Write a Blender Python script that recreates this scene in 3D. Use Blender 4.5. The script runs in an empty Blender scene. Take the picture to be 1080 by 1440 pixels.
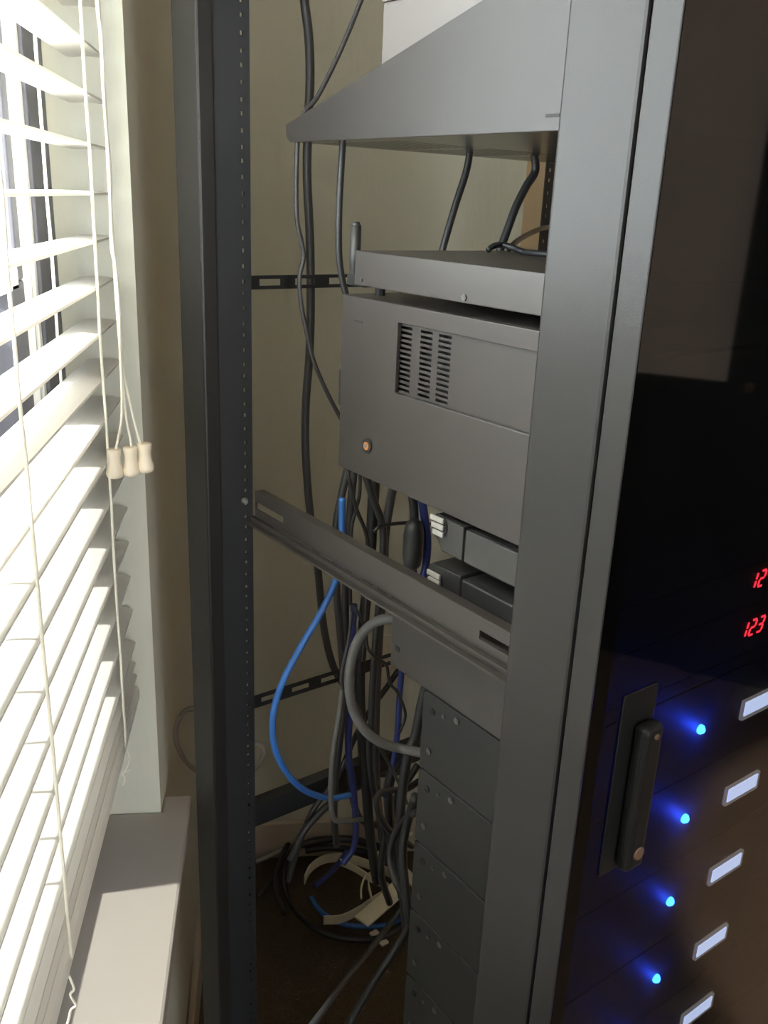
import bpy, bmesh, math, random
from mathutils import Vector, Matrix
random.seed(7)
sc = bpy.context.scene
COL = sc.collection

# ------------------------------------------------------------------ camera
EYE = Vector((0.0, 0.0, 1.5))
F_PX, PITCH, ROLL = 1274.87, 0.333166, 0.0427233
YAW_RACK, YAW_WALL = -0.646170, -0.134798
cF = Vector((0, math.cos(PITCH), -math.sin(PITCH)))
cR0 = Vector((1, 0, 0)); cU0 = cR0.cross(cF)
cR = math.cos(ROLL) * cR0 + math.sin(ROLL) * cU0
cU = -math.sin(ROLL) * cR0 + math.cos(ROLL) * cU0
toW = Matrix.Rotation(YAW_WALL, 3, 'Z')          # camera-yaw frame -> room frame
cR, cU, cF = toW @ cR, toW @ cU, toW @ cF
cam_d = bpy.data.cameras.new('camera'); cam = bpy.data.objects.new('camera', cam_d); COL.objects.link(cam)
cam.matrix_world = Matrix(((cR.x, cU.x, -cF.x, EYE.x), (cR.y, cU.y, -cF.y, EYE.y), (cR.z, cU.z, -cF.z, EYE.z), (0, 0, 0, 1)))
cam_d.sensor_fit = 'VERTICAL'; cam_d.sensor_height = 32.0; cam_d.lens = F_PX / 1440 * 32.0
cam_d.clip_start = 0.01
sc.camera = cam

# ------------------------------------------------------------------ sky, sun, exposure
w = bpy.data.worlds.new('sky'); sc.world = w; w.use_nodes = True
bg = w.node_tree.nodes['Background']; bg.inputs[0].default_value = (0.92, 0.96, 1.0, 1); bg.inputs[1].default_value = 6.0
sun_d = bpy.data.lights.new('sun', 'SUN'); sun_d.energy = 29.0; sun_d.angle = 0.035; sun_d.color = (1.0, 0.955, 0.88)
sun = bpy.data.objects.new('sun', sun_d); COL.objects.link(sun); sun.location = (-4, -0.6, 6)
sun.rotation_euler = Vector((1.0, 0.12, -1.24)).to_track_quat('-Z', 'Y').to_euler()
# fill lamp added at an unseen second window behind the photographer
al = bpy.data.lights.new('room_fill', 'AREA'); al.shape = 'RECTANGLE'; al.size = 1.5; al.size_y = 1.3
al.energy = 4; al.color = (1.0, 0.96, 0.90)
alo = bpy.data.objects.new('room_fill', al); COL.objects.link(alo)
alo.location = (1.3, -2.62, 1.6); alo.rotation_euler = (math.radians(90), 0, 0)
# unseen spot added to brighten the carpet mirrored in the rack door
sp = bpy.data.lights.new('carpet_patch_spot', 'SPOT'); sp.energy = 300; sp.color = (1.0, 0.84, 0.72); sp.spot_size = 2 * math.atan(0.92 / 2.45); sp.spot_blend = 0.12; sp.shadow_soft_size = 0.04
spo = bpy.data.objects.new('carpet_patch_spot', sp); COL.objects.link(spo); spo.location = (1.75, 1.40, 2.45)
sc.view_settings.view_transform = 'Standard'; sc.view_settings.look = 'None'
sc.view_settings.exposure = 0.95; sc.view_settings.gamma = 1.0; sc.view_settings.use_curve_mapping = False
try:
    sc.cycles.use_denoising = True; sc.cycles.max_bounces = 12; sc.cycles.diffuse_bounces = 6
    sc.cycles.transparent_max_bounces = 24; sc.cycles.sample_clamp_indirect = 8.0
    sc.cycles.caustics_reflective = False; sc.cycles.caustics_refractive = False
except Exception:
    pass

# ------------------------------------------------------------------ frames and helpers
TH = YAW_WALL - YAW_RACK                              # the rack stands turned in its corner
RZ = Matrix.Rotation(TH, 3, 'Z')
EXr, EDr = RZ @ Vector((1, 0, 0)), RZ @ Vector((0, 1, 0))
def rk(x, y, z): return RZ @ Vector((x, y, 0)) + Vector((0, 0, z + 1.5))   # rack frame -> room
def ray(px, py): return (cR * ((px - 540) / F_PX) - cU * ((py - 720) / F_PX) + cF)
def at_plane(px, py, pt, n):
    r = ray(px, py); return EYE + r * ((pt - EYE).dot(n) / r.dot(n))
def p_y(px, py, y): return at_plane(px, py, rk(0, y, 0), EDr)              # on a plane across the rack
def p_x(px, py, x): return at_plane(px, py, rk(x, 0, 0), EXr)
def p_w(px, py, ew): return at_plane(px, py, Vector((0, ew, 0)), Vector((0, 1, 0)))
def p_e(px, py, eb): return at_plane(px, py, Vector((eb, 0, 0)), Vector((1, 0, 0)))
def p_z(px, py, z): return at_plane(px, py, Vector((0, 0, z)), Vector((0, 0, 1)))

def box(bm, x0, x1, y0, y1, z0, z1):
    v = [bm.verts.new((x, y, z)) for z in (z0, z1) for y in (y0, y1) for x in (x0, x1)]
    for f in ((0, 2, 3, 1), (4, 5, 7, 6), (0, 1, 5, 4), (2, 6, 7, 3), (0, 4, 6, 2), (1, 3, 7, 5)):
        bm.faces.new([v[i] for i in f])
    return bm
def B(x0, x1, y0, y1, z0, z1): return box(bmesh.new(), x0, x1, y0, y1, z0, z1)
def cyl(bm, c, axis, r, h, n=16, r2=None, cap=True):
    """cylinder from c along axis"""
    r2 = r if r2 is None else r2
    a = Vector(axis).normalized(); u = a.orthogonal().normalized(); v = a.cross(u); c = Vector(c)
    A = [bm.verts.new(c + (u * math.cos(t) + v * math.sin(t)) * r) for t in [2 * math.pi * i / n for i in range(n)]]
    D = [bm.verts.new(c + a * h + (u * math.cos(t) + v * math.sin(t)) * r2) for t in [2 * math.pi * i / n for i in range(n)]]
    for i in range(n): bm.faces.new((A[i], A[(i + 1) % n], D[(i + 1) % n], D[i]))
    if cap: bm.faces.new(A[::-1]); bm.faces.new(D)
    return bm
def lathe(bm, c, prof, n=18):
    """profile (r, z) turned about the vertical through c"""
    rings = []
    for r, z in prof:
        rings.append([bm.verts.new((c[0] + r * math.cos(2 * math.pi * i / n), c[1] + r * math.sin(2 * math.pi * i / n), c[2] + z)) for i in range(n)])
    for a, b in zip(rings, rings[1:]):
        for i in range(n): bm.faces.new((a[i], a[(i + 1) % n], b[(i + 1) % n], b[i]))
    bm.faces.new(rings[0][::-1]); bm.faces.new(rings[-1])
    return bm
def smooth_pts(pts, k=7):
    P = [Vector(p) for p in pts]
    if len(P) < 3: return P
    out = []
    Q = [2 * P[0] - P[1]] + P + [2 * P[-1] - P[-2]]
    for i in range(1, len(Q) - 2):
        a, b, c, d = Q[i - 1:i + 3]
        for j in range(k):
            t = j / k
            out.append(0.5 * ((2 * b) + (c - a) * t + (2 * a - 5 * b + 4 * c - d) * t * t + (3 * b - a - 3 * c + d) * t ** 3))
    out.append(P[-1]); return out
def tube(bm, pts, r, n=8, k=7, flat=None, up=None):
    """round (or flat = (half width, half thickness)) cable swept through the points"""
    P = smooth_pts(pts, k); rings = []; nrm = None
    for i, p in enumerate(P):
        t = (P[min(i + 1, len(P) - 1)] - P[max(i - 1, 0)]).normalized()
        if up is not None:
            nrm = (up - t * up.dot(t)).normalized()
        elif nrm is None: nrm = t.orthogonal().normalized()
        else: nrm = (nrm - t * nrm.dot(t)).normalized()
        b = t.cross(nrm)
        if flat:
            hw, ht = flat
            rings.append([bm.verts.new(p + nrm * (sx * hw) + b * (sy * ht)) for sx, sy in ((1, 1), (-1, 1), (-1, -1), (1, -1))])
        else:
            rings.append([bm.verts.new(p + (nrm * math.cos(2 * math.pi * j / n) + b * math.sin(2 * math.pi * j / n)) * r) for j in range(n)])
    m = len(rings[0])
    for a, b in zip(rings, rings[1:]):
        for j in range(m): bm.faces.new((a[j], a[(j + 1) % m], b[(j + 1) % m], b[j]))
    bm.faces.new(rings[0][::-1]); bm.faces.new(rings[-1])
    return bm
def panel(bm, u0, u1, v0, v1, holes, place, t):
    """plate in (u, v) with real rectangular holes; place(u, v, d) gives the point, d in 0..t is depth"""
    us = sorted({u0, u1, *[h[0] for h in holes], *[h[1] for h in holes]}); vs = sorted({v0, v1, *[h[2] for h in holes], *[h[3] for h in holes]})
    us = [u for u in us if u0 <= u <= u1]; vs = [v for v in vs if v0 <= v <= v1]
    def solid(i, j):
        if not (0 <= i < len(us) - 1 and 0 <= j < len(vs) - 1): return False
        cu, cv = (us[i] + us[i + 1]) / 2, (vs[j] + vs[j + 1]) / 2
        return not any(h[0] < cu < h[1] and h[2] < cv < h[3] for h in holes)
    V = {}
    def vt(i, j, d):
        if (i, j, d) not in V: V[i, j, d] = bm.verts.new(place(us[i], vs[j], d * t))
        return V[i, j, d]
    for i in range(len(us) - 1):
        for j in range(len(vs) - 1):
            if not solid(i, j): continue
            bm.faces.new((vt(i, j, 0), vt(i + 1, j, 0), vt(i + 1, j + 1, 0), vt(i, j + 1, 0)))
            bm.faces.new((vt(i, j, 1), vt(i, j + 1, 1), vt(i + 1, j + 1, 1), vt(i + 1, j, 1)))
            if not solid(i - 1, j): bm.faces.new((vt(i, j, 0), vt(i, j + 1, 0), vt(i, j + 1, 1), vt(i, j, 1)))
            if not solid(i + 1, j): bm.faces.new((vt(i + 1, j, 0), vt(i + 1, j, 1), vt(i + 1, j + 1, 1), vt(i + 1, j + 1, 0)))
            if not solid(i, j - 1): bm.faces.new((vt(i, j, 0), vt(i, j, 1), vt(i + 1, j, 1), vt(i + 1, j, 0)))
            if not solid(i, j + 1): bm.faces.new((vt(i, j + 1, 0), vt(i + 1, j + 1, 0), vt(i + 1, j + 1, 1), vt(i, j + 1, 1)))
    return bm

def obj(name, bm, mat, parent=None, bevel=0.0, smooth=False, seg=2, off=None):
    if off is not None: bmesh.ops.translate(bm, verts=bm.verts, vec=off)
    bmesh.ops.recalc_face_normals(bm, faces=bm.faces)
    me = bpy.data.meshes.new(name); bm.to_mesh(me); bm.free()
    if smooth:
        for p in me.polygons: p.use_smooth = True
    me.materials.append(mat)
    o = bpy.data.objects.new(name, me); COL.objects.link(o)
    if parent is not None: o.parent = parent
    if bevel:
        m = o.modifiers.new('bevel', 'BEVEL'); m.width = bevel; m.segments = seg; m.limit_method = 'ANGLE'; m.angle_limit = 0.7
        m.harden_normals = False
    return o
def tag(o, label, cat, group=None, kind=None):
    o['label'] = label; o['category'] = cat
    if group: o['group'] = group
    if kind: o['kind'] = kind
    return o
class Rackthing:
    """a thing whose parts are laid out in the rack's frame"""
    def __init__(s, name, label, cat, base, group=None):
        s.base = Vector(base); s.o = bpy.data.objects.new(name, None); COL.objects.link(s.o); s.o.empty_display_size = 0.05
        s.o.location = rk(*base); s.o.rotation_euler = (0, 0, TH); tag(s.o, label, cat, group)
    def part(s, name, bm, mat, parent=None, **k):
        return obj(name, bm, mat, parent or s.o, off=-s.base, **k)
def thing(name, label, cat, loc, group=None):
    o = bpy.data.objects.new(name, None); COL.objects.link(o); o.location = loc; o.empty_display_size = 0.05
    return tag(o, label, cat, group)

# ------------------------------------------------------------------ materials
def mat(name, col, rough=0.5, metal=0.0, spec=0.5, noise=None, bump=None, emit=None, coat=0.0, grain=None):
    m = bpy.data.materials.new(name); m.use_nodes = True; nt = m.node_tree; b = nt.nodes['Principled BSDF']
    b.inputs['Base Color'].default_value = (*col, 1); b.inputs['Roughness'].default_value = rough
    b.inputs['Metallic'].default_value = metal; b.inputs['Specular IOR Level'].default_value = spec
    b.inputs['Coat Weight'].default_value = coat
    if emit: b.inputs['Emission Color'].default_value = (*emit[0], 1); b.inputs['Emission Strength'].default_value = emit[1]
    tc = nt.nodes.new('ShaderNodeTexCoord')
    if noise:                                            # (scale, amount)
        n = nt.nodes.new('ShaderNodeTexNoise'); n.inputs['Scale'].default_value = noise[0]; n.inputs['Detail'].default_value = 5
        nt.links.new(tc.outputs['Object'], n.inputs['Vector'])
        r = nt.nodes.new('ShaderNodeMix'); r.data_type = 'RGBA'
        r.inputs[6].default_value = (*[c * (1 - noise[1]) for c in col], 1); r.inputs[7].default_value = (*[min(1, c * (1 + noise[1])) for c in col], 1)
        nt.links.new(n.outputs['Fac'], r.inputs[0]); nt.links.new(r.outputs[2], b.inputs['Base Color'])
    if bump:                                             # (scale vector, strength, distance)
        mp = nt.nodes.new('ShaderNodeMapping'); mp.inputs['Scale'].default_value = bump[0]
        n = nt.nodes.new('ShaderNodeTexNoise'); n.inputs['Scale'].default_value = 1.0; n.inputs['Detail'].default_value = 4
        nt.links.new(tc.outputs['Object'], mp.inputs['Vector']); nt.links.new(mp.outputs[0], n.inputs['Vector'])
        bp = nt.nodes.new('ShaderNodeBump'); bp.inputs['Strength'].default_value = bump[1]; bp.inputs['Distance'].default_value = bump[2]
        nt.links.new(n.outputs['Fac'], bp.inputs['Height']); nt.links.new(bp.outputs[0], b.inputs['Normal'])
    return m
M = {}
M['wall'] = mat('olive_beige_paint', (0.63, 0.62, 0.525), 0.75, noise=(3, 0.05), bump=((90, 90, 25), 0.25, 0.004))
M['peach'] = mat('peach_paint', (0.60, 0.44, 0.27), 0.75, noise=(3, 0.05), bump=((90, 90, 25), 0.2, 0.004))
M['brownwall'] = mat('brown_far_wall', (0.50, 0.41, 0.35), 0.7, noise=(2, 0.2))
M['ceil'] = mat('ceiling_white', (0.72, 0.70, 0.66), 0.85, noise=(20, 0.04))
M['carpet'] = mat('brown_carpet', (0.125, 0.092, 0.064), 0.95, spec=0.1, noise=(160, 0.45), bump=((400, 400, 400), 0.8, 0.01))
M['sill'] = mat('cream_sill_paint', (0.375, 0.335, 0.30), 0.35, noise=(6, 0.05))
M['trim'] = mat('beige_baseboard', (0.50, 0.43, 0.35), 0.5, noise=(8, 0.05))
M['winframe'] = mat('slate_window_frame', (0.10, 0.10, 0.125), 0.45, noise=(10, 0.1))
M['strip'] = mat('white_frame', (0.8, 0.8, 0.78), 0.5, noise=(10, 0.03))
M['slat'] = mat('white_blind_slat', (0.86, 0.84, 0.80), 0.45, noise=(8, 0.02))
M['cord'] = mat('ivory_cord', (0.82, 0.78, 0.66), 0.8, noise=(200, 0.1))
M['tassel'] = mat('cream_tassel_wood', (0.80, 0.70, 0.55), 0.5, noise=(60, 0.06))
M['paint'] = mat('charcoal_powder_coat', (0.0175, 0.0165, 0.016), 0.36, spec=0.36, noise=(14, 0.12), bump=((900, 900, 900), 0.12, 0.0006))
M['rail'] = mat('black_rail_steel', (0.021, 0.022, 0.024), 0.45, spec=0.5, noise=(20, 0.1))
M['chassis'] = mat('grey_black_chassis_steel', (0.042, 0.0372, 0.0352), 0.37, spec=0.55, noise=(9, 0.1), bump=((700, 700, 700), 0.06, 0.0005))
M['ampcase'] = mat('black_amplifier_steel', (0.018, 0.0185, 0.0185), 0.40, spec=0.4, noise=(12, 0.12))
M['shelf'] = mat('satin_grey_shelf_steel', (0.027, 0.0247, 0.0235), 0.38, spec=0.42, noise=(7, 0.1))
M['tray'] = mat('smooth_grey_tray_steel', (0.07, 0.066, 0.06), 0.22, spec=1.0, noise=(7, 0.1))
M['silver'] = mat('silver_grey_device', (0.15, 0.14, 0.136), 0.42, metal=0.2, noise=(7, 0.06))
M['gloss'] = mat('gloss_black_plastic', (0.028, 0.028, 0.028), 0.22, spec=0.6, noise=(20, 0.1))
M['dark'] = mat('matt_black', (0.012, 0.012, 0.013), 0.7, noise=(20, 0.1))
M['faceplate'] = mat('black_face_plate', (0.05, 0.05, 0.052), 0.55, noise=(20, 0.1))
M['handle'] = mat('black_handle_plastic', (0.008, 0.008, 0.008), 0.38, spec=0.22, noise=(20, 0.1))
M['brass'] = mat('dull_brass_lock', (0.22, 0.14, 0.095), 0.4, metal=0.6, noise=(50, 0.1))
M['gunmetal'] = mat('gunmetal_screw', (0.16, 0.16, 0.155), 0.3, metal=0.8, noise=(50, 0.1))
M['screw'] = mat('zinc_screw', (0.45, 0.44, 0.42), 0.3, metal=0.9, noise=(50, 0.1))
M['copper'] = mat('copper_contact', (0.80, 0.38, 0.16), 0.3, metal=0.7, noise=(50, 0.1))
M['metalplug'] = mat('pale_contact_block', (0.42, 0.41, 0.39), 0.3, metal=0.3, noise=(80, 0.1))
M['cable'] = mat('black_cable_jacket', (0.028, 0.029, 0.031), 0.45, noise=(40, 0.15))
M['cablegrey'] = mat('dark_grey_cable_jacket', (0.045, 0.045, 0.047), 0.45, noise=(40, 0.15))
M['lightcable'] = mat('grey_cable_jacket', (0.12, 0.12, 0.118), 0.45, noise=(40, 0.08))
M['blue'] = mat('blue_patch_cable', (0.035, 0.15, 0.48), 0.4, noise=(40, 0.1))
M['navy'] = mat('navy_cable_jacket', (0.03, 0.045, 0.20), 0.4, noise=(40, 0.15))
M['cream'] = mat('cream_flat_cable', (0.86, 0.81, 0.64), 0.45, noise=(30, 0.06))
M['whitecable'] = mat('off_white_cable', (0.34, 0.31, 0.28), 0.5, noise=(30, 0.06))
M['outlet'] = mat('almond_wall_plate', (0.66, 0.60, 0.50), 0.4, noise=(30, 0.03))
M['ground'] = mat('pale_paving', (0.50, 0.48, 0.44), 0.9, noise=(4, 0.15))
M['led'] = mat('blue_led', (0.05, 0.1, 0.9), 0.3, emit=((0.02, 0.16, 1.0), 60.0), noise=(10, 0.02))
M['digit'] = mat('red_display_segment', (0.5, 0.02, 0.02), 0.4, emit=((1.0, 0.03, 0.05), 9), noise=(10, 0.02))
M['bezel_glow'] = mat('glowing_bezel', (0.75, 0.74, 0.72), 0.18, metal=0.9, emit=((0.75, 0.72, 0.68), 0.9), noise=(30, 0.05))  # bezel given its own glow, standing in for badge light in its edge
M['badge'] = mat('lit_badge', (0.5, 0.55, 0.65), 0.25, emit=((0.62, 0.74, 1.0), 5.0), noise=(25, 0.25))
nt = M['slat'].node_tree; pb = nt.nodes['Principled BSDF']; tl = nt.nodes.new('ShaderNodeBsdfTranslucent'); mx = nt.nodes.new('ShaderNodeMixShader')
tl.inputs[0].default_value = (0.88, 0.85, 0.80, 1); mx.inputs[0].default_value = 0.28      # thin vinyl lets some sun through
nt.links.new(pb.outputs[0], mx.inputs[1]); nt.links.new(tl.outputs[0], mx.inputs[2]); nt.links.new(mx.outputs[0], nt.nodes['Material Output'].inputs[0])
def glass(name, tint, refl, rough=0.0):
    m = bpy.data.materials.new(name); m.use_nodes = True; nt = m.node_tree; nt.nodes.clear()
    o = nt.nodes.new('ShaderNodeOutputMaterial'); t = nt.nodes.new('ShaderNodeBsdfTransparent'); g = nt.nodes.new('ShaderNodeBsdfGlossy')
    f = nt.nodes.new('ShaderNodeFresnel'); f.inputs['IOR'].default_value = refl; mx = nt.nodes.new('ShaderNodeMixShader')
    t.inputs[0].default_value = (*tint, 1); g.inputs['Roughness'].default_value = rough; g.inputs['Color'].default_value = (0.9, 0.9, 0.9, 1)
    ge = nt.nodes.new('ShaderNodeNewGeometry'); mt = nt.nodes.new('ShaderNodeMath'); mt.operation = 'SUBTRACT'; mt.use_clamp = True   # reflect at the outer faces only
    nt.links.new(f.outputs[0], mt.inputs[0]); nt.links.new(ge.outputs['Backfacing'], mt.inputs[1])
    nt.links.new(mt.outputs[0], mx.inputs[0]); nt.links.new(t.outputs[0], mx.inputs[1]); nt.links.new(g.outputs[0], mx.inputs[2]); nt.links.new(mx.outputs[0], o.inputs[0])
    return m
m = M['screen'] = bpy.data.materials.new('grey_dimming_screen'); m.use_nodes = True; nt = m.node_tree     # unseen mesh added to dim the lower part of the window
tr = nt.nodes.new('ShaderNodeBsdfTransparent'); mx = nt.nodes.new('ShaderNodeMixShader'); mx.inputs[0].default_value = 0.66
nt.nodes['Principled BSDF'].inputs['Base Color'].default_value = (0.05, 0.05, 0.055, 1)
nt.links.new(tr.outputs[0], mx.inputs[1]); nt.links.new(nt.nodes['Principled BSDF'].outputs[0], mx.inputs[2]); nt.links.new(mx.outputs[0], nt.nodes['Material Output'].inputs[0])
M['pane'] = glass('window_glass', (0.92, 0.95, 0.95), 1.35)
M['smoke'] = glass('smoked_door_glass', (0.30, 0.30, 0.31), 1.75, 0.035)

# ------------------------------------------------------------------ the room
EBW, JAMB, EWN = -0.146, 1.065, -0.14            # wall face, far jamb, near jamb of the window
SILL, HEAD = 1.5 - 0.806, 2.2
BACK, RET, FRONT, RIGHT, CEIL = 1.80, 0.49, -2.6, 2.7, 2.5
def struct(name, bm, m, label, cat, bevel=0.0):
    return tag(obj(name, bm, m, bevel=bevel), label, cat, kind='structure')
struct('floor', B(EBW - .16, RIGHT + .1, FRONT - .1, BACK + .1, -0.06, 0), M['carpet'], 'brown carpet floor under the rack', 'floor')
struct('ceiling', B(EBW - .16, RIGHT + .1, FRONT - .1, BACK + .1, CEIL, CEIL + .08), M['ceil'], 'pale ceiling above the rack', 'ceiling')
bm = bmesh.new()
panel(bm, FRONT - .1, BACK + .1, 0, CEIL, [(EWN, JAMB, SILL - .02, HEAD)], lambda u, v, d: Vector((EBW - d, u, v)), 0.20)
struct('wall_window', bm, M['wall'], 'olive beige wall with the window opening', 'wall')
struct('wall_back', B(EBW, RET + .3, BACK, BACK + .1, 0, CEIL), M['wall'], 'olive beige wall behind the rack', 'wall')
struct('wall_return', B(RET, RIGHT, 1.46, BACK + .1, 0, CEIL), M['peach'], 'peach toned wall return seen under the sloping shelf', 'wall')
struct('wall_right', B(RIGHT, RIGHT + .1, FRONT, BACK, 0, CEIL), M['brownwall'], 'far side wall of the room', 'wall')
struct('trim_2', B(RIGHT - .02, RIGHT, FRONT, 0.40, 0, 1.0), M['dark'], 'dark wainscot on the far side wall', 'wainscot', 0.004)
d1 = struct('door_1', B(RIGHT - .04, RIGHT, 0.40, 1.40, 0, 2.35), M['dark'], 'dark door in the far side wall', 'door', 0.004)
obj('door_handle', cyl(bmesh.new(), (RIGHT - .09, 0.47, 1.0), (1, 0, 0), 0.012, 0.05, 12), M['brass'], d1)
bm = bmesh.new()
panel(bm, EBW - .2, RIGHT + .1, 0, CEIL, [(0.5, 2.1, 0.85, 2.2)], lambda u, v, d: Vector((u, FRONT - d, v)), 0.1)
struct('wall_front', bm, M['wall'], 'wall behind the photographer with an added second window', 'wall')
struct('baseboard_back', B(EBW, RET, BACK - .014, BACK, 0, 0.10), M['trim'], 'beige baseboard along the back wall', 'baseboard', 0.004)
struct('baseboard_window', B(EBW, EBW + .014, FRONT, BACK - .014, 0, 0.10), M['trim'], 'beige baseboard below the window', 'baseboard', 0.004)
struct('ground', B(-14, EBW - .4, -8, 9, -0.5, -0.4), M['ground'], 'pale paving outside the window', 'ground')
# sill
bm = bmesh.new(); out = [(-0.34, EWN), (EBW, EWN), (EBW, EWN - .035), (EBW + .039, EWN - .035), (EBW + .039, JAMB + .035), (EBW, JAMB + .035), (EBW, JAMB), (-0.34, JAMB)]
lo = [bm.verts.new((x, y, SILL - .022)) for x, y in out]; hi = [bm.verts.new((x, y, SILL)) for x, y in out]
bm.faces.new(lo[::-1]); bm.faces.new(hi)
for i in range(8): bm.faces.new((lo[i], lo[(i + 1) % 8], hi[(i + 1) % 8], hi[i]))
struct('trim_1', bm, M['sill'], 'cream painted window sill below the blind', 'sill', 0.004)
# window frame and glass
win = bpy.data.objects.new('window_1', None); COL.objects.link(win); win.location = (-0.26, JAMB / 2, SILL); tag(win, 'slate grey window frame behind the white blind', 'window', kind='structure')
off = -Vector(win.location)
x0, x1 = -0.30, -0.228
obj('stile', B(x0, x1 - .01, 0.908, 0.955, SILL, 1.41), M['winframe'], win, 0.003, off=off)
obj('stile', B(x0, x1 - .01, 0.932, 0.955, 1.41, HEAD), M['winframe'], win, 0.003, off=off)
obj('stile', B(x0, x1, 0.985, JAMB, SILL, HEAD), M['winframe'], win, 0.003, off=off)
obj('stile', B(x0, x1 - .022, 0.955, 0.985, SILL, HEAD), M['winframe'], win, off=off)
for e0, e1 in ((0.9555, 0.9615), (0.974, 0.9845)):
    obj('sunlit_ridge', B(x1 - .022, x1 - .004, e0, e1, SILL + .05, HEAD - .05), M['strip'], win, 0.001, off=off)  # frame ridges coloured white to paint in the sun on them
obj('stile', B(x0, x1, EWN, EWN + .08, SILL, HEAD), M['winframe'], win, 0.003, off=off)
obj('head_rail', B(x0, x1, EWN, JAMB, HEAD - .06, HEAD), M['winframe'], win, 0.003, off=off)
obj('bottom_rail', B(x0, x1 - .005, EWN, JAMB, SILL, SILL + .045), M['winframe'], win, 0.003, off=off)
obj('pane', B(-0.272, -0.268, EWN + .08, 0.932, SILL + .045, HEAD - .06), M['pane'], win, off=off)
obj('meeting_rail', B(-0.262, -0.238, EWN + .08, 0.935, 1.402, 1.424), M['strip'], win, 0.002, off=off)
obj('dimming_screen', B(-0.2935, -0.2930, EWN + .08, 0.91, SILL + .045, 1.41), M['screen'], win, off=off)
# unseen second window, added with the fill lamp behind the photographer
w2 = bpy.data.objects.new('window_2', None); COL.objects.link(w2); w2.location = (1.3, FRONT, 0.85); tag(w2, 'unseen window added for fill behind the photographer', 'window', kind='structure')
off = -Vector(w2.location)
for a in ((0.5, 0.56, 0.85, 2.2), (2.04, 2.1, 0.85, 2.2), (0.56, 2.04, 0.85, 0.91), (0.56, 2.04, 2.14, 2.2), (1.27, 1.33, 0.91, 2.14)):
    obj('frame_bar', B(a[0], a[1], FRONT - .08, FRONT - .02, a[2], a[3]), M['strip'], w2, 0.004, off=off)

# ------------------------------------------------------------------ venetian blind
SX0, SX1, PITCH_S = -0.2025, -0.166, 0.0443
blind = thing('venetian_blind', 'white slatted blind, half raised over the sunny window', 'blind', (-0.185, 0.5, SILL + .17))
off = -Vector(blind.location)
S0, S1 = EWN + .01, JAMB - .01
bm = bmesh.new()                                    # one slat, thin and slightly crowned, rounded corners
nx = 6
xs = [SX0 + (SX1 - SX0) * i / nx for i in range(nx + 1)]
for top in (0, 1):
    pass
def slat_bm():
    bm = bmesh.new(); hw = (SX1 - SX0) / 2
    rows = []
    for yy, cut in ((S0, 0.004), (S0 + .004, 0), (S1 - .004, 0), (S1, 0.004)):
        r = []
        for i in range(nx + 1):
            t = -1 + 2 * i / nx; x = t * (hw - cut); c = 0.0012 * (1 - t * t)
            r.append((x, yy - 0.5, c))
        rows.append(r)
    T = [[bm.verts.new((x, y, c + .0012)) for x, y, c in r] for r in rows]
    D = [[bm.verts.new((x, y, c - .0012)) for x, y, c in r] for r in rows]
    for j in range(3):
        for i in range(nx):
            bm.faces.new((T[j][i], T[j][i + 1], T[j + 1][i + 1], T[j + 1][i])); bm.faces.new((D[j][i], D[j + 1][i], D[j + 1][i + 1], D[j][i + 1]))
        bm.faces.new((T[j][0], T[j + 1][0], D[j + 1][0], D[j][0])); bm.faces.new((T[j][nx], D[j][nx], D[j + 1][nx], T[j + 1][nx]))
    for i in range(nx):
        bm.faces.new((T[0][i], D[0][i], D[0][i + 1], T[0][i + 1])); bm.faces.new((T[3][i], T[3][i + 1], D[3][i + 1], D[3][i]))
    return bm
zs = [0.125 - PITCH_S * k for k in range(-11, 16)] + [-0.569, -0.587]
first = None
for z in zs:
    if first is None: s = first = obj('slat', slat_bm(), M['slat'], blind)
    else: s = first.copy(); COL.objects.link(s); s.parent = blind
    s.location = Vector(((SX0 + SX1) / 2, 0.5, z + 1.5)) + off
    s.rotation_euler = (random.uniform(-.002, .002), random.uniform(-.03, .03), random.uniform(-.002, .002))
obj('bottom_rail', B(SX0 - .002, SX1 + .002, S0, S1, 1.5 - .622, 1.5 - .603), M['slat'], blind, 0.004, off=off)
obj('head_rail', B(-0.215, -0.155, S0, S1, 2.13, 2.185), M['slat'], blind, 0.003, off=off)
for ew in (0.93, 0.62, 0.0):
    for x in (SX0 - .0022, SX1 + .0022):
        pts = [(x, ew, 2.13)] + [(x + random.uniform(-.0004, .0004), ew + random.uniform(-.001, .001), 1.5 + z) for z in zs] + [(x, ew, 1.5 - .612)]
        obj('ladder_cord', tube(bmesh.new(), pts, 0.0016, 6, 2), M['cord'], blind, off=off, smooth=True)
# frayed cord ends under the bottom rail
obj('cord_end', tube(bmesh.new(), [p_w(*q, 0.96) for q in ((171, 1040), (179, 1055), (182, 1066), (179, 1078), (172, 1088))], 0.0011, 6), M['cord'], blind, off=off, smooth=True)
obj('cord_end', tube(bmesh.new(), [p_w(*q, 0.96) for q in ((172, 1088), (176, 1096), (173, 1104))], 0.0008, 6), M['cord'], blind, off=off, smooth=True)
obj('cord_end', tube(bmesh.new(), [p_w(*q, 0.96) for q in ((173, 1087), (179, 1084), (184, 1081))], 0.0008, 6), M['cord'], blind, off=off, smooth=True)
obj('cord_end', tube(bmesh.new(), [p_w(*q, 0.63) for q in ((97, 1372), (104, 1390), (99, 1398), (104, 1408), (107, 1414), (100, 1420), (97, 1432), (93, 1445))], 0.0012, 6), M['cord'], blind, off=off, smooth=True)
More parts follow.
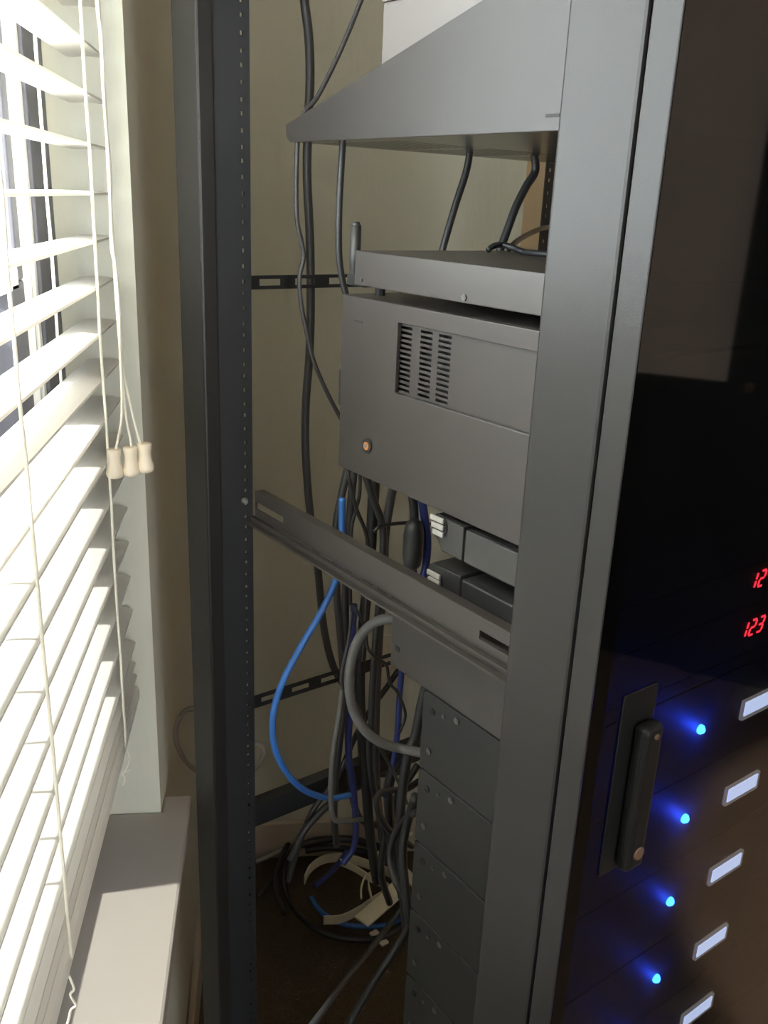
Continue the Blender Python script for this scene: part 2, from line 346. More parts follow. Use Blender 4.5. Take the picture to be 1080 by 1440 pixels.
# pull cords with wooden tassels
EWC = 0.93
knot = (170, 520)
cords = [([(137, 0), (143, 60), (147, 150), (153, 230), (157, 330), (164, 390), (168, 450), (169, 500), (171, 545), (171, 585), (166, 617)], (161, 650)),
         ([(139, 0), (142, 70), (149, 160), (152, 240), (158, 320), (162, 400), (166, 455), (171, 520), (174, 550), (177, 585), (184, 622)], (184, 647)),
         ([(135, -4), (141, 50), (146, 140), (155, 235), (156, 340), (163, 380), (169, 440), (172, 510), (178, 545), (187, 585), (197, 622)], (204, 642))]
for k, (path, tz) in enumerate(cords):
    P = [p_w(x, y, EWC + .004 * k) for x, y in path]
    P = [P[0] + (P[0] - P[1]) * 6.0] + P
    c = obj('pull_cord', tube(bmesh.new(), P + [p_w(tz[0], tz[1] - 12, EWC + .004 * k)], 0.0014, 6), M['cord'], blind, off=off, smooth=True)
    t = p_w(tz[0], tz[1], EWC + .004 * k)
    prof = [(0.0052, 0.0145), (0.0064, 0.0135), (0.0060, 0.009), (0.0052, 0.004), (0.0056, -0.002), (0.0072, -0.008), (0.0078, -0.012), (0.0068, -0.0155), (0.0045, -0.0168)]
    obj('tassel', lathe(bmesh.new(), t, [(r * 1.18, z) for r, z in prof[::-1]]), M['tassel'], c, off=off, smooth=True)

# ------------------------------------------------------------------ the rack cabinet
XL, XR = 0.421, 0.968                             # outer faces
YF, YB = 0.349, 0.945
ZB, ZT = -1.5, 0.46
rack = Rackthing('server_rack', 'tall charcoal equipment rack with open side and smoked glass door', 'server rack', (0.6945, 0.65, ZB))
def post(x0, x1, y0, y1): rack.part('corner_post', B(x0, x1, y0, y1, ZB + .06, ZT - .04), M['paint'], bevel=0.0024)
post(XL, XL + .031, YF, YF + .057); post(XR - .031, XR, YF, YF + .057)
post(XL, XL + .0185, YB - .057, YB); post(XR - .0185, XR, YB - .057, YB - .035)
rack.part('base_frame', B(XL, XR, YF, YB, ZB, ZB + .06), M['paint'], bevel=0.002)
rack.part('top_panel', B(XL, XR, YF, YB, ZT - .04, ZT), M['paint'], bevel=0.002)
U = 0.04445
def rail(xa, xb, y, hx, t):
    holes = []
    z = 0.0875 + .0445 * 0 - 34 * U
    while z < ZT - .1:
        for d in (0, 0.015875, 0.03175):
            holes.append((hx - .0015, hx + .0015, z + d - .0021, z + d + .0021))
        z += U
    bm = panel(bmesh.new(), xa, xb, ZB + .06, ZT - .04, holes, lambda u, v, d: Vector((u, y + d, v)), t)
    return bm
bm = rail(XL + .0185, 0.4795, 0.890, 0.4705, 0.002); box(bm, XL + .0185, XL + .0205, 0.892, 0.942, ZB + .06, ZT - .04); rack.part('mounting_rail', bm, M['rail'])
bm = rail(0.911, XR - .0185, 0.890, 0.9185, 0.002); rack.part('mounting_rail', bm, M['rail'])
bm = rail(0.4525, 0.480, 0.3735, 0.4705, 0.002); box(bm, 0.4785, 0.4805, 0.3755, 0.42, ZB + .06, ZT - .04); rack.part('mounting_rail', bm, M['rail'])
bm = rail(0.909, XR - .0315, 0.3735, 0.9185, 0.002); rack.part('mounting_rail', bm, M['rail'])
# slotted depth rail on the open side
for zt in (-0.327,):
    holes = [(0.825, 0.886, zt - .0205, zt - .0125), (0.44, 0.4985, zt - .0205, zt - .0125)]
    bm = panel(bmesh.new(), 0.425, 0.8895, zt - .030, zt, holes, lambda u, v, d: Vector((0.482 + d, u, v)), 0.0015)
    box(bm, 0.4835, 0.494, 0.425, 0.8895, zt - .0015, zt)
    box(bm, 0.477, 0.482, 0.425, 0.8895, zt - .0315, zt - .030)
    box(bm, 0.4765, 0.478, 0.425, 0.8895, zt - .036, zt - .030)
    box(bm, 0.470, 0.4775, 0.425, 0.8895, zt - .0385, zt - .036)
    rack.part('depth_rail', bm, M['chassis'], bevel=0.0004)
    b = cyl(bmesh.new(), (0.466, 0.8865, zt - .008), (0, -1, 0), 0.0035, 0.004, 10); cyl(b, (0.466, 0.8825, zt - .008), (-.3, -1, 0), 0.0016, 0.006, 8); rack.part('bolt', b, M['screw'])
# slotted cross bars at the back
for zt, h in ((-0.0895, .0155), (-0.634, .019)):
    holes = []
    x = 0.519 - .0475
    while x < 0.92:
        holes.append((x, x + .028, zt - h / 2 - .0038, zt - h / 2 + .0038)); x += .0475
    rack.part('cross_bar', panel(bmesh.new(), XL + .0185, XR - .0185, zt - h, zt, holes, lambda u, v, d: Vector((u, 0.9435 + d, v)), 0.0015), M['rail'])
rack.part('cross_bar', B(XL + .0185, XR - .0185, 0.925, 0.944, -0.828, -0.792), M['rail'], bevel=0.001)
# the smoked glass door
DX0, DX1, DZ0, DZ1, DY0, DY1 = XL, XR, ZB + .05, ZT - .01, 0.327, 0.3465
bm = B(DX0, DX0 + .0015, DY0, DY1, DZ0, DZ1); box(bm, DX0 + .0015, DX0 + .022, DY0 + .004, DY1, DZ0, DZ1); box(bm, DX1 - .014, DX1, DY0 + .004, DY1, DZ0, DZ1)
box(bm, DX0 + .022, DX1 - .014, DY0 + .004, DY1, DZ0, DZ0 + .03); box(bm, DX0 + .022, DX1 - .014, DY0 + .004, DY1, DZ1 - .03, DZ1)
door = rack.part('door', bm, M['paint'], bevel=0.0012)
rack.part('glass_pane', B(DX0 + .0016, DX1 - .0005, DY0, DY0 + .0038, DZ0 + .002, DZ1 - .002), M['smoke'], door)
bm = B(0.453, 0.489, DY0 - .0015, DY0, -0.4555, -0.307)
rack.part('handle_plate', bm, M['handle'], door, bevel=0.0008)
bm = B(0.4665, 0.487, DY0 - .014, DY0 - .0015, -0.452, -0.332)
rack.part('swing_handle', bm, M['handle'], door, bevel=0.005, seg=4)
rack.part('lock_cylinder', cyl(bmesh.new(), (0.477, DY0 - .014, -0.436), (0, -1, 0), 0.0052, 0.0018, 20), M['brass'], door, bevel=0.0005)
rack.part('pivot_cap', cyl(bmesh.new(), (0.477, DY0 - .014, -0.3395), (0, -1, 0), 0.0022, 0.0012, 12), M['brass'], door)

# ------------------------------------------------------------------ devices in the rack
CX0, CX1 = 0.508, 0.881                           # chassis sides
EX0, EX1 = 0.4535, 0.9355                         # face plates
def faceplate(t, z0, z1, m='faceplate', parent=None): return t.part('face_plate', B(EX0, EX1, 0.362, 0.372, z0, z1), M[m], parent, bevel=0.0006)
def side_screw(t, y, z, x=CX0, r=0.0028, parent=None):
    b = cyl(bmesh.new(), (x, y, z), (-1, 0, 0), r, 0.0012, 12); cyl(b, (x - .0012, y, z), (-1, 0, 0), r * .6, 0.0005, 8)
    t.part('screw', b, M['gunmetal'] if parent is None else M['dark'])

# sloping-sided shelf
t = Rackthing('rack_shelf', 'satin grey rack shelf with tall sloping side panel', 'shelf', (0.6945, 0.6, 0.05))
xa, xb = 0.505, 0.884
def sidebm(x):
    bm = bmesh.new(); prof = [(0.372, 0.0495), (0.855, 0.0495), (0.8615, 0.0555), (0.8625, 0.066), (0.575, 0.142), (0.485, 0.168), (0.372, 0.168)]
    a = [bm.verts.new((x, y, z)) for y, z in prof]; b = [bm.verts.new((x + .0022, y, z)) for y, z in prof]
    bm.faces.new(a); bm.faces.new(b[::-1])
    for i in range(len(prof)): j = (i + 1) % len(prof); bm.faces.new((a[i], a[j], b[j], b[i]))
    return bm
t.part('side_panel', sidebm(xa), M['shelf'], bevel=0.0006); t.part('side_panel', sidebm(xb - .0022), M['shelf'], bevel=0.0006)
holes = []
for i in range(10):
    for j in range(3):
        holes.append((xa + .03 + j * .112, xa + .03 + j * .112 + .095, 0.71 + i * .0135, 0.71 + i * .0135 + .0035))
t.part('tray', panel(bmesh.new(), xa + .0022, xb - .0022, 0.372, 0.855, holes, lambda u, v, d: Vector((u, v, 0.0497 + d)), 0.0018), M['tray'])
t.part('rear_lip', B(xa + .0022, xb - .0022, 0.8555, 0.8575, 0.0500, 0.064), M['shelf'])
t.part('face_plate', B(EX0, EX1, 0.368, 0.372, 0.045, 0.1335), M['faceplate'])
b = B(xa - .0008, xa, 0.485, 0.4985, 0.0587, 0.0608); t.part('slot', b, M['dark'])
# box standing on the shelf
t = Rackthing('media_box', 'silver grey box standing on the sloping shelf', 'device', (0.70, 0.62, 0.0515))
t.part('body', B(0.545, 0.86, 0.44, 0.757, 0.0575, 0.168), M['silver'], bevel=0.002)
t.part('lid', B(0.544, 0.861, 0.439, 0.758, 0.1683, 0.171), M['silver'], bevel=0.0008)
for x in (0.57, 0.84):
    for y in (0.46, 0.735): t.part('foot', cyl(bmesh.new(), (x, y, 0.0517), (0, 0, 1), 0.008, 0.006, 12), M['dark'])

# thin network unit
t = Rackthing('network_unit', 'thin black rack unit with a stub aerial above the vented chassis', 'device', (0.6945, 0.56, -0.086))
bd = t.part('chassis', B(CX0, CX1, 0.372, 0.7365, -0.0795, -0.048), M['chassis'], bevel=0.0008)
faceplate(t, -0.0865, -0.0435)
side_screw(t, 0.576, -0.075); side_screw(t, 0.724, -0.074, r=.002)
b = cyl(bmesh.new(), (0.526, 0.7625, -0.083), (0, 0, 1), 0.0054, 0.056, 12); cyl(b, (0.526, 0.7625, -0.027), (0, 0, 1), 0.0054, 0.004, 12, 0.0034); t.part('aerial', b, M['cable'], smooth=True)
t.part('aerial_hinge', B(0.520, 0.532, 0.737, 0.768, -0.083, -0.072), M['dark'], bevel=0.002)
t.part('foot', cyl(bmesh.new(), (0.527, 0.72, -0.0885), (0, 0, 1), 0.005, 0.009, 10), M['dark'])
t.part('foot', cyl(bmesh.new(), (0.86, 0.72, -0.0885), (0, 0, 1), 0.005, 0.009, 10), M['dark'])

# vented four-unit chassis
t = Rackthing('server_chassis', 'tall dark grey chassis with recessed slotted vent on its side', 'server', (0.6945, 0.56, -0.266))
z0, z1, yr = -0.2655, -0.0905, 0.756
rec = (0.372, 0.665, -0.1715, -0.1065)
bm = panel(bmesh.new(), 0.372, yr, z0, z1, [rec], lambda u, v, d: Vector((CX0 + d, u, v)), 0.0045)
box(bm, CX0 + .0045, CX1, 0.372, yr, z1 - .002, z1); box(bm, CX0 + .0045, CX1, 0.372, yr, z0, z0 + .002)
box(bm, CX1 - .002, CX1, 0.372, yr, z0 + .002, z1 - .002); box(bm, CX0 + .0045, CX1 - .002, yr - .002, yr, z0 + .002, z1 - .002)
body = t.part('chassis', bm, M['chassis'], bevel=0.0007)
holes = []
for c, (ya, yb) in enumerate(((0.649, 0.6655), (0.6195, 0.6365), (0.594, 0.611))):
    for i in range(13):
        z = -0.1095 - i * 0.00475
        holes.append((ya, yb, z - .00255, z))
t.part('vent_panel', panel(bmesh.new(), 0.372, 0.6655, -0.172, -0.106, holes, lambda u, v, d: Vector((CX0 + .0046 + d, u, v)), 0.001), M['chassis'], body)
t.part('interior_shade', B(CX0 + .014, CX0 + .016, 0.56, 0.70, -0.18, -0.10), M['dark'], body)  # black sheet stands for the shaded interior behind the slots
faceplate(t, -0.2665, -0.0895)
b = cyl(bmesh.new(), (CX0, 0.705, -0.232), (-1, 0, 0), 0.0072, 0.0016, 24); s = t.part('knockout', b, M['dark'])
t.part('contact', cyl(bmesh.new(), (CX0 - .0016, 0.7045, -0.232), (-1, 0, 0), 0.0042, 0.0012, 16), M['copper'], s)
t.part('contact', cyl(bmesh.new(), (CX0 - .0028, 0.704, -0.2315), (-1, 0, 0), 0.0020, 0.0008, 12), M['screw'], s)
t.part('rear_plug', B(CX0 + .004, CX0 + .022, 0.7562, 0.768, -0.205, -0.165), M['dark'], bevel=0.004)
for i in range(5): t.part('embossed_mark', B(CX0 - .0003, CX0, 0.7335 - i * .0032, 0.7352 - i * .0032, -0.1145, -0.1125), M['chassis'])

# power conditioners with red digits
SEG = {'1': 'bc', '2': 'abged', '3': 'abgcd', '4': 'fgbc'}
def digits(t, parent, text, x, z, h=0.0135, wd=0.0066, adv=0.0118):
    th = 0.0015; sl = 0.22
    for ch in text:
        bm = bmesh.new()
        for s in SEG[ch]:
            if s in 'agd':
                zc = {'a': h, 'g': h / 2, 'd': 0}[s]; q = ((.0008, zc - th / 2), (wd - .0008, zc - th / 2), (wd - .0008, zc + th / 2), (.0008, zc + th / 2))
            else:
                xc = wd if s in 'bc' else 0.0; za, zb_ = (h / 2, h) if s in 'bf' else (0, h / 2)
                q = ((xc - th / 2, za + .0008), (xc + th / 2, za + .0008), (xc + th / 2, zb_ - .0008), (xc - th / 2, zb_ - .0008))
            a = [bm.verts.new((x + u + sl * v, 0.3612, z + v)) for u, v in q]; b = [bm.verts.new((x + u + sl * v, 0.3619, z + v)) for u, v in q]
            bm.faces.new(a); bm.faces.new(b[::-1])
            for i in range(4): bm.faces.new((a[i], a[(i + 1) % 4], b[(i + 1) % 4], b[i]))
        t.part('digit', bm, M['digit'], parent); x += adv
for k, (zc, txt, lab) in enumerate(((-0.282, '124', 'upper glossy black power strip unit, just below the vented chassis'), (-0.3265, '123', 'lower glossy black power strip unit, just above the slotted depth rail'))):
    t = Rackthing('power_conditioner', lab, 'power unit', (0.6945, 0.48, zc - .0215), 'two power units with red digits')
    zt = zc + .0125 if k == 0 else zc + .0095; zb = zc - .0215
    t.part('body', B(CX0, CX1, 0.372, 0.5545, zb, zt - .002), M['gloss'], bevel=0.002)
    if k == 0:
        prof = [(0.5555, zb + .001), (0.584, zb + .001), (0.5885, zb + .009), (0.5955, zb + .0125), (0.598, zb + .017), (0.598, zt - .003), (0.595, zt), (0.5555, zt - .001)]
    else:
        prof = [(0.5555, zb + .001), (0.598, zb + .001), (0.6015, zb + .005), (0.6015, zt - .006), (0.596, zt - .001), (0.5555, zt)]
    bm = bmesh.new(); a = [bm.verts.new((CX0 - .0005, y, z)) for y, z in prof]; b = [bm.verts.new((CX1, y, z)) for y, z in prof]
    bm.faces.new(a); bm.faces.new(b[::-1])
    for i in range(len(prof)): j = (i + 1) % len(prof); bm.faces.new((a[i], a[j], b[j], b[i]))
    cap = t.part('rear_cap', bm, M['gloss'], bevel=0.0012)
    zz = zc + .0035 if k == 0 else zc - .0065
    b = cyl(bmesh.new(), (CX0 - .0005, 0.5875, zz), (-1, 0, 0), 0.0105 if k == 0 else .009, 0.0012, 20)
    soc = t.part('socket', b, M['dark'])
    for i in range(3):
        t.part('contact', B(CX0 - .0042, CX0 - .0017, 0.5800 - .0004 * i, 0.5985 - .0022 * i, zz + .0035 - .0064 * i, zz + .0085 - .0064 * i), M['metalplug'], soc, bevel=0.0008)
    fp = faceplate(t, zc - .0219, min(zc + .0219, -0.2672))
    digits(t, fp, txt, 0.6465, zc - .006)

# blanking plates
for lab, z0, z1 in (('black blanking plate above the shelf front', 0.1345, 0.3115), ('topmost black blanking plate behind the glass door', 0.3120, 0.418), ('black blanking plate between the shelf and the network unit', -0.0430, 0.0445),
                    ('thin black blanking strip above the topmost amplifier', -0.3610, -0.3488), ('tall black blanking plate below the amplifiers', -1.42, -0.8955)):
    t = Rackthing('blanking_plate', lab, 'blanking plate', (0.6945, 0.367, z0))
    t.part('plate', B(EX0, EX1, 0.362, 0.367, z0, z1), M['faceplate'], bevel=0.0006)
    for x in (EX0 + .009, EX1 - .009): t.part('screw', cyl(bmesh.new(), (x, 0.362, (z0 + z1) / 2), (0, -1, 0), 0.004, 0.002, 10), M['dark'])
# amplifiers
tops = -0.3615
labs = ['topmost amplifier with a square side hole and a grey cable behind', 'second amplifier from the top, first with side screws', 'third amplifier from the top in the lower stack', 'fourth amplifier from the top in the lower stack', 'fifth amplifier from the top, at the bottom of the picture', 'lowest amplifier, its badge just cut off by the picture']
for k in range(6):
    zt = tops - 2 * U * k + (0 if k else 0); zb = zt - 2 * U
    zc = (zt + zb) / 2
    t = Rackthing('amplifier', 'black ' + labs[k], 'amplifier', (0.6945, 0.49, zb), 'stack of amplifiers')
    yr = 0.652 if k == 0 else 0.5965
    m = M['chassis'] if k == 0 else M['ampcase']
    t.part('body', B(CX0, CX1, 0.372, yr, zb + .0002, zt - .0032), m, bevel=0.0004)
    t.part('lid', B(CX0 - .0007, CX1 + .0007, 0.372, yr - .004, zt - .0031, zt - .0005), m, bevel=0.0009)
    if k == 0: t.part('hole', B(CX0 - .0006, CX0, 0.638, 0.645, -0.4305, -0.4255), M['dark'])
    else:
        for y, dz, r in ((0.5815, -.0195, .0036), (0.5645, -.0158, .0020), (0.546, -.0108, .0033), (0.583, -.065, .0034)):
            side_screw(t, y, zt + dz, r=r, parent=1 if r > .0035 else None)
    fp = faceplate(t, zb + .0006, zt - .0006)
    b = cyl(bmesh.new(), (0.611, 0.362, zc), (0, -1, 0), 0.0042, 0.002, 16); cyl(b, (0.611, 0.360, zc), (0, -1, 0), 0.0042, 0.0022, 16, 0.0022)
    led = t.part('power_light', b, M['led'], fp)
    pl = bpy.data.lights.new('power_light_lamp', 'POINT'); pl.energy = 0.20 * (1 if k < 2 else 0.55); pl.color = (0.02, 0.06, 1.0); pl.shadow_soft_size = 0.003
    plo = bpy.data.objects.new('power_light_lamp', pl); COL.objects.link(plo); plo.location = rk(0.611, 0.3515, zc)
    b = panel(bmesh.new(), 0.6690, 0.7195, zc - .0105, zc + .0080, [(0.6697, 0.7150, zc - .0058, zc + .0074)], lambda u, v, d: Vector((u, 0.3585 + d, v)), 0.0035)
    t.part('badge_bezel', b, M['bezel_glow'], fp)
    t.part('badge', B(0.6698, 0.7149, 0.3576, 0.3619, zc - .0057, zc + .0073), M['badge'], fp)

# ------------------------------------------------------------------ wall plate behind the rack
t = thing('wall_outlet', 'almond wall plate low on the back wall behind the cables', 'outlet', p_w(553, 925, BACK - .001))
c = Vector(t.location); off = -c
obj('plate', B(c.x - .036, c.x + .036, BACK - .007, BACK - .0005, c.z - .06, c.z + .06), M['outlet'], t, 0.002, off=off)
for dz in (-.042, .042): obj('screw', cyl(bmesh.new(), (c.x, BACK - .007, c.z + dz), (0, -1, 0), 0.004, 0.0015, 10), M['screw'], t, off=off)
for dz in (-.02, .02): obj('socket', B(c.x - .016, c.x + .016, BACK - .009, BACK - .0072, c.z + dz - .014, c.z + dz + .014), M['outlet'], t, 0.003, off=off)

# ------------------------------------------------------------------ cables
def cable(name, label, pts, r, m, flat=None, up=None, cat='cable', group=None, n=8):
    c = sum((Vector(p) for p in pts), Vector()) / len(pts)
    bm = tube(bmesh.new(), pts, r, n, 7, flat, up)
    o = obj(name, bm, M[m], smooth=not flat, off=-c); o.location = c
    return tag(o, label, cat, group)
def py(path, y): return [p_y(a, b, y if len(q) == 0 else q[0]) for a, b, *q in path]
cable('power_cable', 'thick black cable hanging the full height nearest the rear post', py([(424, -60), (428, 0), (434, 50), (436, 110), (433, 180), (432, 250), (436, 340), (437, 430), (435, 500), (430, 570), (430, 640), (436, 720), (447, 800), (455, 880), (468, 935), (484, 965), (500, 985)], 0.975), 0.0052, 'cablegrey')
cable('thin_cable', 'thin cable draped over the shelf corner and down behind the chassis', py([(530, -55), (508, 0), (490, 45), (470, 90), (445, 138), (426, 162), (418, 205), (417, 300), (424, 340), (427, 362), (421, 392), (424, 430), (432, 470), (442, 510), (460, 552), (480, 590)], 0.895), 0.0026, 'cablegrey')
cable('short_cable', 'black cable dropping from the shelf to the stub aerial', py([(484, 160), (482, 200), (477, 290), (477, 360), (483, 400), (492, 432)], 0.845), 0.0036, 'cable')
cable('short_cable', 'black cable slanting below the shelf middle to the network unit', py([(662, 205), (656, 240), (640, 290), (624, 345), (618, 372)], 0.80), 0.0040, 'cable')
cable('short_cable', 'black cable bent below the shelf at the peach wall return', py([(748, 200), (753, 238), (740, 262), (726, 290), (714, 322), (704, 350), (700, 368)], 0.76), 0.0046, 'cable')
cable('looped_cable', 'black cable looped on top of the thin network unit', [p_y(a, b, d) for a, b, d in ((686, 352, .70), (694, 346, .70), (706, 344, .70), (720, 348, .69), (736, 354, .68), (752, 356, .66), (775, 358, .64))], 0.0030, 'cable')
cable('looped_cable', 'black cable rising from the network unit to the far rear rail', [p_y(a, b, d) for a, b, d in ((716, 350, .70), (726, 340, .74), (742, 330, .78), (760, 322, .80), (775, 319, .82))], 0.0030, 'cable')
# main bundle falling from behind the chassis
bundle = [
 ('outermost black cable of the hanging bundle', [(494, 640), (484, 680), (474, 730), (472, 770), (474, 840), (480, 910), (484, 980), (478, 1040), (472, 1100), (470, 1150), (474, 1190)], .872, .0048, 'cable'),
 ('black cable just behind the bright blue one', [(500, 640), (494, 700), (490, 760), (486, 830), (486, 900), (488, 980), (490, 1050), (494, 1110), (506, 1150), (530, 1160), (560, 1158)], .893, .0050, 'cablegrey'),
 ('thin black cable forking left in the bundle gap', [(506, 640), (506, 690), (501, 715), (495, 740), (492, 790), (493, 850)], .84, .0022, 'cable'),
 ('thin black cable crossing right in the bundle gap', [(488, 662), (500, 712), (516, 755), (518, 800), (514, 870), (510, 930)], .83, .0024, 'cable'),
 ('broad black cable in the middle of the bundle', [(528, 650), (524, 720), (520, 790), (512, 870), (506, 950), (508, 1020), (514, 1090), (520, 1170), (530, 1240)], .88, .0072, 'cable'),
 ('black cable running down beside the tied lump', [(512, 660), (526, 705), (538, 740), (538, 790), (532, 860), (526, 930), (522, 1010), (520, 1080), (536, 1150), (556, 1210), (572, 1280)], .82, .0046, 'cable'),
 ('black cable splitting behind the vented chassis', [(558, 660), (548, 710), (541, 760), (540, 820), (534, 880), (530, 960), (528, 1040), (530, 1110), (538, 1180)], .87, .0058, 'cablegrey'),
 ('thick black cable beside the lower amplifiers', [(608, 930), (594, 985), (584, 1035), (574, 1060), (566, 1110), (562, 1170), (566, 1240), (572, 1310)], .72, .0062, 'cable'),
 ('thin black cable snaking past the grey hose', [(497, 850), (512, 880), (517, 910), (528, 925), (543, 935), (548, 960), (560, 975), (570, 1005), (562, 1030)], .78, .0020, 'cable'),
 ('thin shiny cable zigzagging down the bundle', [(495, 860), (490, 900), (480, 950), (484, 970), (500, 990), (520, 1030), (545, 1070), (565, 1110), (572, 1130)], .77, .0022, 'cablegrey'),
 ('pale edged cable curving down to the floor pile', [(482, 968), (476, 1010), (468, 1060), (465, 1110), (467, 1145), (478, 1155), (510, 1152)], .80, .0034, 'lightcable'),
 ('black cable leaning left across the lower bundle', [(562, 940), (545, 965), (520, 1000), (500, 1035), (485, 1070), (470, 1100), (440, 1140), (420, 1190), (405, 1240)], .918, .0042, 'cable'),
 ('black cable fanning out above the floor pile', [(590, 1050), (560, 1085), (528, 1090), (500, 1108), (470, 1125), (430, 1165), (408, 1210)], .908, .0052, 'cable'),
 ('black cable bending behind the second amplifier', [(596, 1040), (575, 1060), (555, 1080), (546, 1110), (548, 1150), (552, 1200), (566, 1260)], .80, .0070, 'cable'),
 ('black cable curling under the bundle end', [(590, 1098), (570, 1110), (545, 1112), (530, 1122), (535, 1150), (555, 1175), (580, 1190)], .785, .0044, 'cable'),
 ('black cable lying across the amplifier rear', [(588, 1075), (575, 1095), (560, 1115), (550, 1150), (540, 1185), (536, 1230), (548, 1270)], .84, .0052, 'cable'),
]
for lab, path, y, r, m in bundle:
    cable('bundle_cable', lab, py(path, y), r, m, group='cables hanging behind the devices')
cable('bundle_cable', 'thin cable strung level across the gap above the depth rail', py([(526, 748), (535, 740), (560, 736), (590, 735), (612, 738)], .80), 0.0022, 'cable', group='cables hanging behind the devices')
# tied lump: navy and black cables round a ferrite bead
cable('navy_cable', 'navy cable bulging right around the tied lump', py([(588, 670), (596, 720), (601, 760), (598, 800), (590, 830), (592, 870), (588, 920)], .72), 0.0046, 'navy')
cable('bundle_cable', 'black cable passing through the tied lump', py([(576, 670), (582, 715), (582, 760), (580, 800), (586, 840), (592, 880)], .725), 0.0050, 'cable', group='cables hanging behind the devices')
cable('bundle_cable', 'black cable leaving the tied lump to the left', py([(580, 770), (577, 792), (568, 812), (558, 832), (548, 850)], .73), 0.0028, 'cable', group='cables hanging behind the devices')
c = p_y(581, 766, .72)
b = lathe(bmesh.new(), (0, 0, 0), [(0.004, -.03), (0.0095, -.024), (0.0115, -.012), (0.0115, .012), (0.0095, .024), (0.004, .03)], 16)
o = obj('ferrite_bead', b, M['cable'], smooth=True); o.location = c; tag(o, 'black oval bead on the navy cable below the chassis', 'cable bead')
cable('navy_cable', 'navy cable running down behind the amplifiers', py([(566, 930), (562, 980), (559, 1030), (552, 1080), (540, 1120)], .80), 0.0040, 'navy')
cable('navy_cable', 'navy cable low in the middle of the bundle', py([(498, 850), (494, 920), (492, 1000), (490, 1060), (496, 1100), (500, 1150), (498, 1190), (482, 1215)], .875), 0.0046, 'navy')
cable('patch_cable', 'bright blue cable bowing out to the left of the bundle', [p_y(a, b, d) for a, b, d in ((481, 700, .828), (481, 740, .826), (482, 775, .826), (474, 812, .83), (452, 860, .83), (424, 908, .83), (398, 958, .83), (384, 1005, .83), (386, 1050, .83), (404, 1088, .83), (430, 1112, .84), (462, 1122, .842), (492, 1118, .845))], 0.0042, 'blue')
cable('grey_hose', 'light grey thick cable arching out of the topmost amplifier', [p_y(a, b, d) for a, b, d in ((566, 874, .66), (548, 870, .68), (526, 876, .70), (506, 896, .72), (494, 930, .73), (491, 965, .73), (497, 1000, .73), (514, 1028, .72), (538, 1045, .71), (566, 1053, .70), (600, 1060, .66))], 0.0056, 'lightcable')
# coils on the floor behind the rack
Z = 0.012
def pz(path, z0): return [p_z(a, b, z0 if not q else q[0]) for a, b, *q in path]
UP = Vector((0, 0, 1))
cable('flat_cable', 'cream flat cable looping around the dark floor coil', pz([(428, 1238), (436, 1222), (452, 1210), (474, 1206), (500, 1210), (524, 1218), (548, 1228), (560, 1244)], .05), 0, 'cream', flat=(.012, .0012), up=UP)
cable('flat_cable', 'cream flat cable stretched across the right of the coil', pz([(508, 1296), (520, 1286), (536, 1272), (552, 1258), (562, 1246)], .085), 0, 'cream', flat=(.002, .019), up=UP)
cable('flat_cable', 'cream flat cable crossing low behind the stretched one', pz([(455, 1294), (480, 1292), (505, 1280), (528, 1264), (550, 1252)], .05), 0, 'cream', flat=(.011, .0012), up=UP)
cable('flat_cable', 'cream flat cable twisted upright inside the coil', pz([(526, 1290), (522, 1262), (518, 1240), (524, 1222)], .06), 0, 'cream', flat=(.0075, .0012), up=UP)
cable('flat_cable', 'cream flat cable peeping out beside the amplifiers', pz([(556, 1216), (570, 1226), (584, 1244), (590, 1262)], .06), 0, 'cream', flat=(.002, .010), up=UP)
cable('flat_cable', 'short cream cable end below the coil', pz([(524, 1310), (532, 1318), (542, 1328)], .03), 0, 'cream', flat=(.002, .009), up=UP)
cable('navy_cable', 'navy cable lying across the cream coil', pz([(442, 1246), (456, 1236), (470, 1222), (482, 1206), (488, 1198)], .075), 0.0062, 'navy')
cable('teal_cable', 'dark blue cable circling under the cream coil', pz([(438, 1262), (446, 1276), (462, 1290), (484, 1300), (514, 1303), (546, 1300), (575, 1286)], .03), 0.0055, 'blue')
cable('floor_cable', 'off white cable reaching left from the floor pile', pz([(360, 1212), (388, 1200), (412, 1186), (440, 1174), (470, 1168)], .03), 0.0055, 'whitecable')
cable('floor_cable', 'black cable slanting to the front from the coil', [p_y(a, b, d) for a, b, d in ((566, 1276, .80), (548, 1300, .80), (520, 1336, .78), (494, 1368, .76), (470, 1400, .74), (446, 1432, .72), (400, 1490, .70))], 0.0045, 'cable')
cable('floor_cable', 'black cable slanting beside the third amplifier', [p_y(a, b, d) for a, b, d in ((582, 1290, .70), (566, 1320, .72), (546, 1350, .72), (524, 1384, .72), (500, 1424, .72), (460, 1490, .72))], 0.0050, 'cable')
cable('floor_cable', 'black cable ringing the floor coil', pz([(420, 1180), (400, 1220), (408, 1270), (450, 1310), (510, 1322), (560, 1306), (586, 1260)], .04), 0.0060, 'cable')
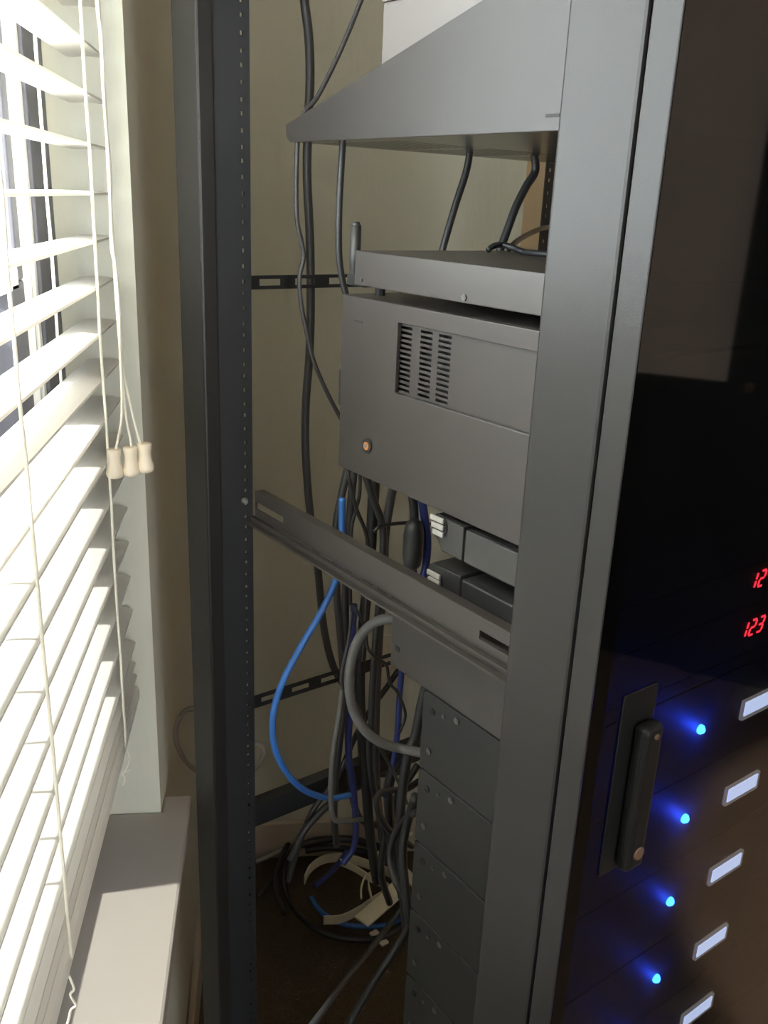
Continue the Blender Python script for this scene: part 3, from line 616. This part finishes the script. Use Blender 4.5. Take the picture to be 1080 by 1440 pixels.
cable('floor_cable', 'black cable arched over the back of the coil', pz([(415, 1190), (450, 1182), (490, 1180), (530, 1190), (565, 1205)], .07), 0.0085, 'cable')
cable('floor_cable', 'black cable bundled at the coil top', pz([(430, 1196), (462, 1192), (500, 1196), (540, 1206), (575, 1226)], .05), 0.0075, 'cable')
cable('floor_cable', 'brownish cable lying along the back baseboard', pz([(366, 1170), (400, 1162), (440, 1160), (490, 1156), (540, 1150)], .05), 0.0070, 'whitecable')
cable('wall_cable', 'pale cable looped behind the rear post below the sill', [p_w(a, b, 1.2) for a, b in ((276, 996), (260, 1000), (249, 1018), (248, 1042), (258, 1066), (274, 1082), (300, 1094), (330, 1092), (356, 1084), (369, 1064), (368, 1050), (358, 1044))], 0.0040, 'whitecable')
cable('flat_cable', 'cream flat cable fanning through the middle of the coil', pz([(478, 1212), (500, 1222), (522, 1236), (544, 1246), (556, 1256)], .075), 0, 'cream', flat=(.009, .0012), up=UP)
cable('flat_cable', 'thin cream cable standing up inside the coil', pz([(508, 1264), (508, 1248), (514, 1232), (526, 1224)], .08), 0.0022, 'cream')
cable('flat_cable', 'small cream cable loop showing beside the third amplifier', pz([(530, 1206), (536, 1196), (548, 1186), (564, 1176), (580, 1172)], .06), 0.0045, 'cream')
cable('floor_cable', 'black cable sagging in a wide arc at the left of the pile', pz([(470, 1130), (440, 1150), (410, 1180), (392, 1215), (388, 1250), (400, 1285)], .04), 0.0060, 'cable')
cable('floor_cable', 'dull cable crossing the carpet left of the coil', pz([(362, 1260), (384, 1236), (404, 1206), (418, 1180)], .02), 0.0050, 'cablegrey')
cable('floor_cable', 'black cable hugging the amplifier rear low down', [p_y(a, b, d) for a, b, d in ((584, 1120, .66), (572, 1160, .68), (566, 1200, .68), (570, 1250, .67), (576, 1300, .66))], 0.0055, 'cable')
cable('floor_cable', 'black cable looping out behind the third amplifier', [p_y(a, b, d) for a, b, d in ((590, 1140, .64), (572, 1150, .69), (556, 1172, .72), (548, 1204, .72), (556, 1240, .70), (572, 1264, .67))], 0.0042, 'cable')
